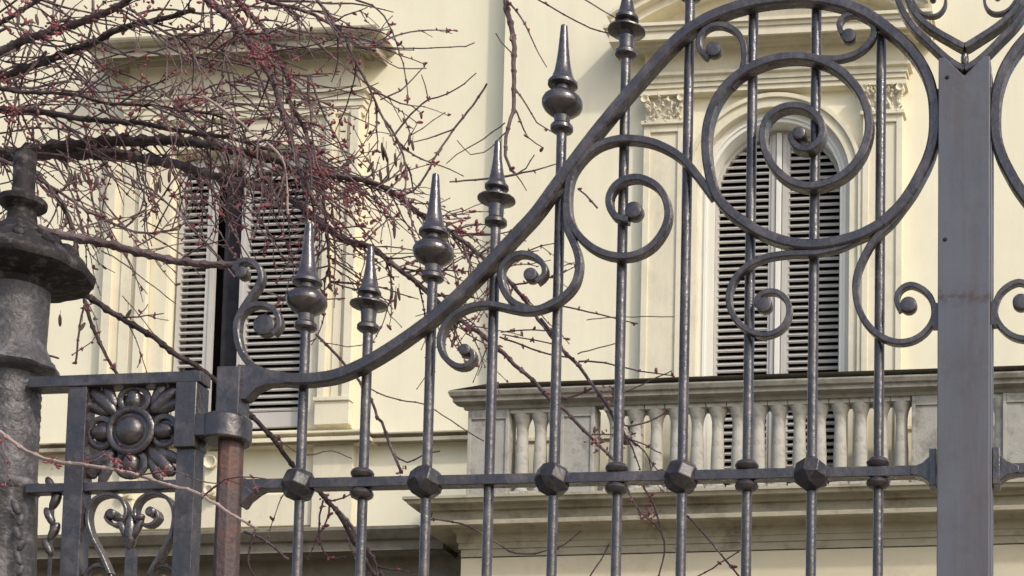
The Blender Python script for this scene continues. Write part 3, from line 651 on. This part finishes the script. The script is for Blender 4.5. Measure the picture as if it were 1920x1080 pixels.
# ------------------------------------------------------------------ budding tree
TL = G(-420, 900, 1.3)
tree = thing('tree', 'bare redbud tree with red buds and dry pods reaching across the gate', 'tree', (TL.x, 1.3, 0))
twigs, buds = MB(), MB()
def b3(p, y): return G(p[0], p[1], y)
def budcluster(P, n, s, spread=1.0):
    for _ in range(n):
        d = Vector((random.gauss(0,1), random.gauss(0,1), random.gauss(0,1)+.3)).normalized()
        L = s*random.choice((.5, .6, .8, .9, 1, 1.4))*random.uniform(.8, 1.15)
        buds.blob(P + d*L*.8*spread, L, d, L*random.uniform(.38,.55), 5, 4)
PX = .00125
def twig(pts, w0, w1, mb=None, n=4, bud=1.0, bs=3.2, every=28, rough=.0):
    """pts: (px, py, y); widths in pixels"""
    sp = spline(pts, 14)
    for i, q in enumerate(sp):
        if rough and 0 < i < len(sp)-1: sp[i] = (q[0]+random.gauss(0, rough), q[1]+random.gauss(0, rough), q[2])
    P = [G(*q) for q in sp]; N_ = len(P)
    rad = [max(.0012, .5*1.28*(w0+(w1-w0)*i/max(1, N_-1))*S(*sp[i])) for i in range(N_)]
    (mb if mb is not None else twigs).tube(P, rad, n)
    if bud:
        acc = random.uniform(0, every)
        for i in range(1, N_):
            acc += math.dist(sp[i][:2], sp[i-1][:2])
            if acc > every:
                acc = random.uniform(-every*.35, every*.3)
                s_ = S(*sp[i])
                if random.random() < bud: budcluster(P[i], random.choice((1, 2, 2, 3, 5, 7)), bs*1.25*s_)
                (mb if mb is not None else twigs).blob(P[i], rad[i]*1.9, P[i]-P[i-1], rad[i]*1.5, 5, 4)
    return sp
def jit(L, y0, y1): n = len(L); return [(x, y, y0+(y1-y0)*i/(n-1)) for i, (x, y) in enumerate(L)]
main = [   # picture trace, start and end width, depth at start and end, bark, bud density
 ([(-420,330),(-160,170),(0,97),(50,73),(93,60),(150,42),(217,15),(250,-8)], 18, 8, 1.2, .9, 'bark', .9),
 ([(-420,420),(-150,210),(17,140),(67,122),(125,98),(183,77),(213,60),(250,47),(300,36),(360,20)], 18, 6, 1.2, 1.0, 'darkbark', .9),
 ([(-420,478),(-120,328),(20,292),(67,282),(117,275),(167,270),(217,265),(283,264),(320,264),(370,268),(403,273),(437,280),(470,289),(520,303),(553,318),(580,330)], 27, 8, 1.3, .9, 'darkbark', .5),
 ([(545,314),(560,321),(590,328),(640,332),(695,341),(741,364),(780,395),(806,413),(844,435),(878,460),(911,487),(960,533),(1010,600),(1050,650),(1083,684),(1107,715),(1135,754),(1153,791),(1172,830)], 8, 4.5, .9, .5, 'bark', .6),
 ([(-420,520),(-100,330),(60,290),(117,288),(167,288),(233,290),(283,300),(330,308),(400,330),(480,350),(520,366)], 27, 9, 1.4, 1.0, 'bark', .5),
 ([(490,354),(520,366),(560,385),(611,429),(656,453),(696,464),(733,493),(769,520),(800,547),(850,590),(918,640),(966,684),(998,713),(1031,747),(1061,773),(1094,806),(1124,836),(1150,862)], 9, 4.5, 1.0, .7, 'bark', .6),
 ([(-100,150),(50,174),(100,173),(145,178),(208,195),(283,197),(330,205),(400,216),(450,232)], 6, 3, .8, .7, 'darkbark', .6),
 ([(-80,205),(50,207),(100,213),(150,223),(217,228),(267,231),(317,242),(380,252),(450,262),(530,290)], 10, 4, .9, .7, 'darkbark', .5),
 ([(330,-80),(370,-20),(408,14),(437,40),(453,64),(470,85),(495,118),(507,139),(520,176),(524,198),(534,223),(543,250),(553,284),(566,330),(590,380)], 12, 6, .7, .6, 'bark', 1.),
 ([(400,-60),(445,0),(462,20),(482,40),(502,64),(517,100),(533,127),(542,160),(542,188),(554,214),(573,248),(584,288),(604,350),(612,430),(620,540)], 8, 3.5, .8, .9, 'bark', .9),
 ([(570,-40),(593,0),(612,22),(628,45),(647,70),(666,114),(691,161),(710,208),(738,250),(755,290),(764,335)], 5, 3, .6, .5, 'bark', .4),
 ([(480,-6),(527,10),(570,20),(603,35),(620,43),(660,80),(705,95)], 6, 3.5, .9, .8, 'bark', .9),
 ([(-200,380),(0,425),(60,431),(110,440),(200,458),(283,480),(350,493),(417,497),(470,494)], 14, 9, .35, .3, 'bark', .15),
 ([(-260,400),(60,500),(110,525),(153,547),(200,580),(250,610),(290,633),(320,657),(367,687),(400,711),(430,738),(464,772),(514,825),(556,881),(606,929),(641,973),(665,1018),(700,1075)], 10.5, 5.5, .35, .22, 'darkbark', .25),
 ([(-20,270),(60,320),(110,373),(130,413),(143,463),(152,520),(160,567),(173,613),(200,670),(222,705)], 7, 5, .6, .5, 'darkbark', .25),
 ([(-20,290),(33,313),(67,333),(108,357),(167,397),(233,427),(273,437),(333,430)], 5, 3, .5, .5, 'bark', .2),
 ([(940,-60),(950,0),(953,30),(962,60),(963,133),(962,167),(962,207),(952,240),(947,293),(957,318),(967,327)], 9, 4, .5, .4, 'bark', .8),
 ([(-40,808),(0,811),(37,839),(100,865),(163,873),(244,887),(318,910),(370,924),(444,969),(480,990)], 6, 4, -.12, -.2, 'paletwig', .35),
 ([(593,627),(647,683),(677,720),(697,750),(707,783),(716,793),(730,831),(745,870),(752,884)], 4, 4.5, .4, .35, 'bark', .5),
 ([(600,925),(640,965),(680,1015),(720,1085)], 6, 5, .5, .5, 'bark', .8),
 ([(380,180),(437,218),(470,247),(495,263),(520,283),(533,308),(538,347),(540,400)], 4, 3, .45, .45, 'paletwig', .1),
 ([(237,15),(267,33),(300,55),(340,75),(403,93),(437,112),(470,120)], 4, 3, .6, .6, 'bark', .5),
 ([(-30,60),(40,20),(90,-10)], 6, 6, .8, .8, 'darkbark', .8),
]
allsp = []
for pts, w0, w1, y0, y1, bk, bd in main:
    m = MB(); sp = twig(jit(pts, y0, y1), w0, w1, m, 9 if w0 > 8 else 6, bd, 3.6, 24, .8)
    allsp.append((sp, bd, w0)); m.build('branch', bk, tree, 60)
thin = [  # finer twigs seen one by one
 ([(667,0),(697,10),(720,30),(737,63),(750,100),(760,140),(765,187)], 3, 1.5, .2), ([(963,163),(987,197),(1007,230),(1040,250)], 3, 1.6, .6),
 ([(963,200),(977,227),(990,257),(1018,277)], 3, 1.6, .9), ([(947,230),(907,260),(857,290),(837,307)], 2, 1.4, .1), ([(950,247),(907,287),(883,290),(857,263)], 2, 1.4, 0),
 ([(930,63),(940,80),(957,97)], 2, 2, .8), ([(967,327),(985,315),(1002,290)], 2, 1.5, .1), ([(967,327),(987,357)], 2, 1.5, 0), ([(967,327),(930,333),(893,337),(843,341)], 3.5, 2, .8),
 ([(967,327),(1000,320),(1023,313),(1047,306)], 3, 1.5, .7), ([(1003,-4),(1057,27),(1107,53),(1137,61),(1160,63)], 2.4, 2, .1), ([(1085,-6),(1097,0),(1157,35)], 2.2, 2, 0),
 ([(913,157),(887,197),(850,243),(840,260),(820,287),(797,330),(775,358),(745,368)], 3, 3, .6), ([(893,137),(857,167),(820,183),(803,187),(770,215),(740,252)], 1.5, 3, .6), ([(850,243),(800,260),(773,267)], 2.4, 1.5, .1),
 ([(667,88),(740,90),(807,90),(873,87),(890,80)], 2, 1.6, .05), ([(707,103),(747,127),(800,128)], 2, 1.4, 0), ([(713,187),(750,170),(793,127)], 2.4, 1.4, .2), ([(803,187),(797,160),(790,140)], 2, 1.3, 0),
 ([(640,477),(724,476),(856,474),(940,477),(1010,470)], 1.6, 1.4, 0), ([(937,632),(980,647),(1029,664),(1075,672)], 3, 2.4, .9), ([(942,627),(1000,637),(1043,647)], 2, 2, .8), ([(939,623),(980,619),(1019,620),(1050,618)], 2, 2, .9),
 ([(1014,598),(1035,625),(1053,651)], 5, 5, .6), ([(1053,574),(1120,589),(1154,598),(1190,606)], 2.5, 2, .9), ([(1085,678),(1120,678),(1154,685),(1197,695),(1260,704)], 3, 1.6, .7), ([(1150,742),(1178,733),(1220,713),(1260,695)], 2, 1.6, 0),
 ([(1083,664),(1091,661),(1154,644)], 1.8, 1.5, 0), ([(1264,594),(1173,594),(1100,600)], 1.4, 1.2, 0), ([(1179,921),(1198,958),(1239,995),(1246,1035),(1235,1080)], 3, 2.5, .9), ([(1205,905),(1209,917),(1227,947),(1239,995)], 3, 3, .4),
 ([(1150,862),(1165,890),(1179,921)], 4, 3, .9), ([(1142,1021),(1127,1050),(1105,1082)], 2.4, 2, .2), ([(800,970),(864,982),(901,998),(931,1017),(968,1039),(1020,1034),(1057,1021),(1090,995)], 3, 2, .15),
 ([(1270,955),(1291,969),(1324,1006),(1361,1050),(1390,1086)], 3, 3, .4), ([(1300,1086),(1361,1050),(1384,1035)], 2.4, 2, .3), ([(606,938),(598,982),(600,1018),(618,1047),(647,1044)], 3, 2.4, .2), ([(458,997),(490,1009),(538,1047)], 4, 3.5, .1),
 ([(480,990),(470,1024),(464,1050),(478,1082)], 3, 3, .4), ([(739,852),(763,867),(790,855),(825,846)], 2.4, 2, .4), ([(697,730),(723,743),(750,750),(793,757),(817,770),(873,807),(907,827)], 2.2, 1.6, .2),
 ([(500,548),(545,560),(640,560)], 2, 2, .3), ([(217,320),(250,338),(283,355),(327,393),(367,437),(400,470),(440,520)], 3, 3, .2), ([(150,95),(167,108),(192,132),(250,170),(300,190)], 3, 2, .3),
 ([(117,138),(130,152),(150,160),(175,142),(200,120)], 2, 2, .2), ([(100,205),(145,178),(167,163),(192,145),(208,128)], 3, 2.5, .1), ([(640,60),(700,80),(735,60)], 2, 2, .5), ([(1153,791),(1180,800),(1215,790),(1255,770)], 3, 2, .9),
 ([(1110,815),(1150,815),(1200,830),(1240,850)], 2.4, 2, .95), ([(1165,800),(1185,840),(1200,880)], 2.4, 2, .95), ([(1045,750),(1080,742),(1110,728)], 4, 3, .8), ([(1120,390),(1098,365),(1085,355)], 3, 2.5, .9),
 ([(470,780),(560,850),(620,845),(660,860)], 2, 1.5, .1), ([(230,555),(260,590),(300,640)], 1.6, 1.4, .1), ([(233,427),(262,400),(270,360)], 3, 2.2, .1), ([(190,470),(240,500),(330,570)], 2, 1.5, .1),
 ([(0,655),(60,660),(110,672)], 4, 3, .1), ([(600,640),(650,650),(690,645)], 1.5, 1.3, .1), ([(160,567),(150,610),(142,680)], 3, 3, .7),
]
for pts, w0, w1, bd in thin:
    y = random.uniform(.35, .6); twig(jit(pts, y, y+random.uniform(-.05, .05)), w0, w1, None, 5, bd, 3.4, 26, .5)
# side twigs growing off the traced branches
def dens(x, y):
    if x < -30 or y < -40: return 0
    if y < 430 and x < 640: return 1.0
    if y < 470 and x < 720: return .75
    if x < 980 and 300 < y < 640 and x > 560: return 1.0 if y < 600 else .7
    if x < 440 and y < 700: return .16
    if 500 < x < 760 and 860 < y: return .25
    return .06
n_side = 0
for sp, bd, w0 in allsp:
    for i in range(2, len(sp)-1):
        x, y, dp = sp[i]
        for _ in range(4 if x > 560 and 300 < y < 620 else 2):
            if random.random() > dens(x, y)*.46: continue
            dx, dy = sp[i+1][0]-sp[i-1][0], sp[i+1][1]-sp[i-1][1]; a = math.atan2(dy, dx) + random.choice((-1, 1))*R(random.uniform(15, 70))
            L = random.uniform(40, 170); k = 5; q = [(x, y, dp)]; ddp = random.uniform(-.25, .25)
            if math.sin(a) < -.6 and random.random() < .4: continue
            for j in range(k):
                a += random.gauss(0, .17) + .03; q.append((q[-1][0]+math.cos(a)*L/k, q[-1][1]+math.sin(a)*L/k, dp+ddp*(j+1)/k))
            w = random.uniform(2.0, 3.6); s2 = twig(q, w, 1.3, None, 4, .9 if x > 560 and y > 300 else .6, 3.1, 15 if x > 560 else 26); n_side += 1
            for _2 in range(random.randint(0, 2)):
                j = random.randint(2, max(2, len(s2)-2))
                if j >= len(s2)-1: continue
                b = math.atan2(s2[j+1][1]-s2[j][1], s2[j+1][0]-s2[j][0]) + random.choice((-1,1))*R(random.uniform(20, 60)); Lb = random.uniform(20, 80); qq = [s2[j]]
                for _3 in range(3):
                    b += random.gauss(0, .2); qq.append((qq[-1][0]+math.cos(b)*Lb/3, qq[-1][1]+math.sin(b)*Lb/3, qq[-1][2]))
                twig(qq, 1.8, 1.1, None, 3, .5, 2.6, 24)
# more distant twigs of the crown
for _ in range(180):
    x = random.uniform(-40, 600); y = random.uniform(-60, 330)
    if random.random() > dens(x, y): continue
    a = R(random.choice((random.uniform(-28, 50), random.uniform(-22, 60), random.uniform(20, 85), random.uniform(60, 190)))); L = random.uniform(90, 260); d0 = random.uniform(1.0, 2.2); q = [(x, y, d0)]
    for j in range(6):
        a += random.gauss(0, .13)+.02; q.append((q[-1][0]+math.cos(a)*L/6, q[-1][1]+math.sin(a)*L/6, d0+random.uniform(-.04,.04)))
    twig(q, random.uniform(2.4, 4.6), 1.4, None, 5, .5, 2.8, 30)
for _ in range(40):                         # fine hanging twigs before the left window and the bars
    x, y = random.uniform(120, 640), random.uniform(250, 420); a = R(random.uniform(15, 100)); L = random.uniform(70, 190); d0 = random.uniform(.4, 1.1); q = [(x, y, d0)]
    for j in range(5):
        a += random.gauss(0, .16)-.02; q.append((q[-1][0]+math.cos(a)*L/5, q[-1][1]+math.sin(a)*L/5, d0+random.uniform(-.02,.02)))
    twig(q, random.uniform(1.8, 3), 1.2, None, 4, .7, 3.0, 24)
for x, y, n, r in [(100,62,26,28),(20,205,34,30),(120,45,16,26),(485,85,40,22),(500,112,34,20),(478,100,20,18),(560,285,26,18),(590,300,34,24),(600,320,18,16),(650,362,22,18),(640,250,26,40),(620,215,14,30),(550,150,22,26),(700,92,10,14),(335,188,14,14),(370,195,18,16),(360,90,20,40),(290,15,20,40),(250,5,20,40),(460,20,20,30),(395,5,30,24),
                   (250,205,6,8),(10,150,12,14),(60,240,16,30),(890,430,8,10),(680,420,14,26),(600,345,16,26),(720,400,20,50),(230,872,26,26),(100,868,12,12),(300,885,8,12),(1130,830,26,24),(1180,815,22,24),(1225,960,20,22),(1205,965,16,16),(610,935,10,14),(752,884,7,8),(1145,740,20,20),(660,375,12,18),(430,20,18,26),(30,20,24,40),(180,8,18,40)]:
    dp = -.15 if (y > 850 and x < 320) else random.uniform(.4, .8)
    for _ in range(n):
        p = G(x+random.gauss(0, r*.5), y+random.gauss(0, r*.5), dp+random.gauss(0, .03)); budcluster(p, 1, 4.8*S(x, y, dp))
o = twigs.build('twigs', 'bark', tree, 60); o['kind'] = 'stuff'
o = buds.build('buds', 'bud', tree, 60); o['kind'] = 'stuff'
for x, y in [(718,268),(724,276),(742,288),(752,300),(768,250),(774,262),(695,300),(700,315),(714,318),(728,306),(735,535),(748,540),(742,548),(240,578),(113,590),(300,330),(294,340),(158,318),(150,325),(142,320),(180,330),(130,322),(318,318),(322,160),(487,152),(70,25),(35,20),(155,600),(740,415),(250,330),(585,440)]:
    dp = .5; L = random.uniform(11, 17)*S(x, y, dp); p = G(x, y, dp); ax = Vector((random.gauss(0,.18), random.gauss(0,.2), -1))
    m = MB().blob(p+Vector((0,0,-L)), L, ax, 3.1*S(x, y, dp), 6, 6); m.tube([p+Vector((0,0,L*.7)), p-Vector((0,0,L*.3))], [.0008,.0008], 4); m.build('seed_pod', 'pod', tree, 60)
# trunk and limbs, left of the picture
m = MB(); t0 = Vector((TL.x, 1.3, 0)); zt_ = G(-420, 430, 1.3).z
pts = [t0, t0+Vector((.03,0,.8)), t0+Vector((-.03,.02,1.7)), Vector((TL.x+.02, 1.3, zt_-.5)), Vector((TL.x, 1.3, zt_)), Vector((TL.x-.05, 1.35, zt_+.5)), Vector((TL.x-.02, 1.3, zt_+1.1))]
m.tube(pts, [.14,.105,.095,.085,.07,.045,.02], 12)
for tgt, yy_ in (((330,-80), .7), ((400,-60), .8), ((570,-40), .6), ((940,-60), .5), ((480,-6), .9)):
    e_ = G(*tgt, yy_); s_ = pts[5]; md = (s_+e_)/2+Vector((-.1, 0, .28)); mids = [s_, s_*.6+md*.4+Vector((0,0,.06)), md, md*.5+e_*.5+Vector((.03,0,.05)), e_]; m.tube(mids, [.03,.024,.018,.012,.006], 8)
m.build('trunk', 'darkbark', tree, 60)
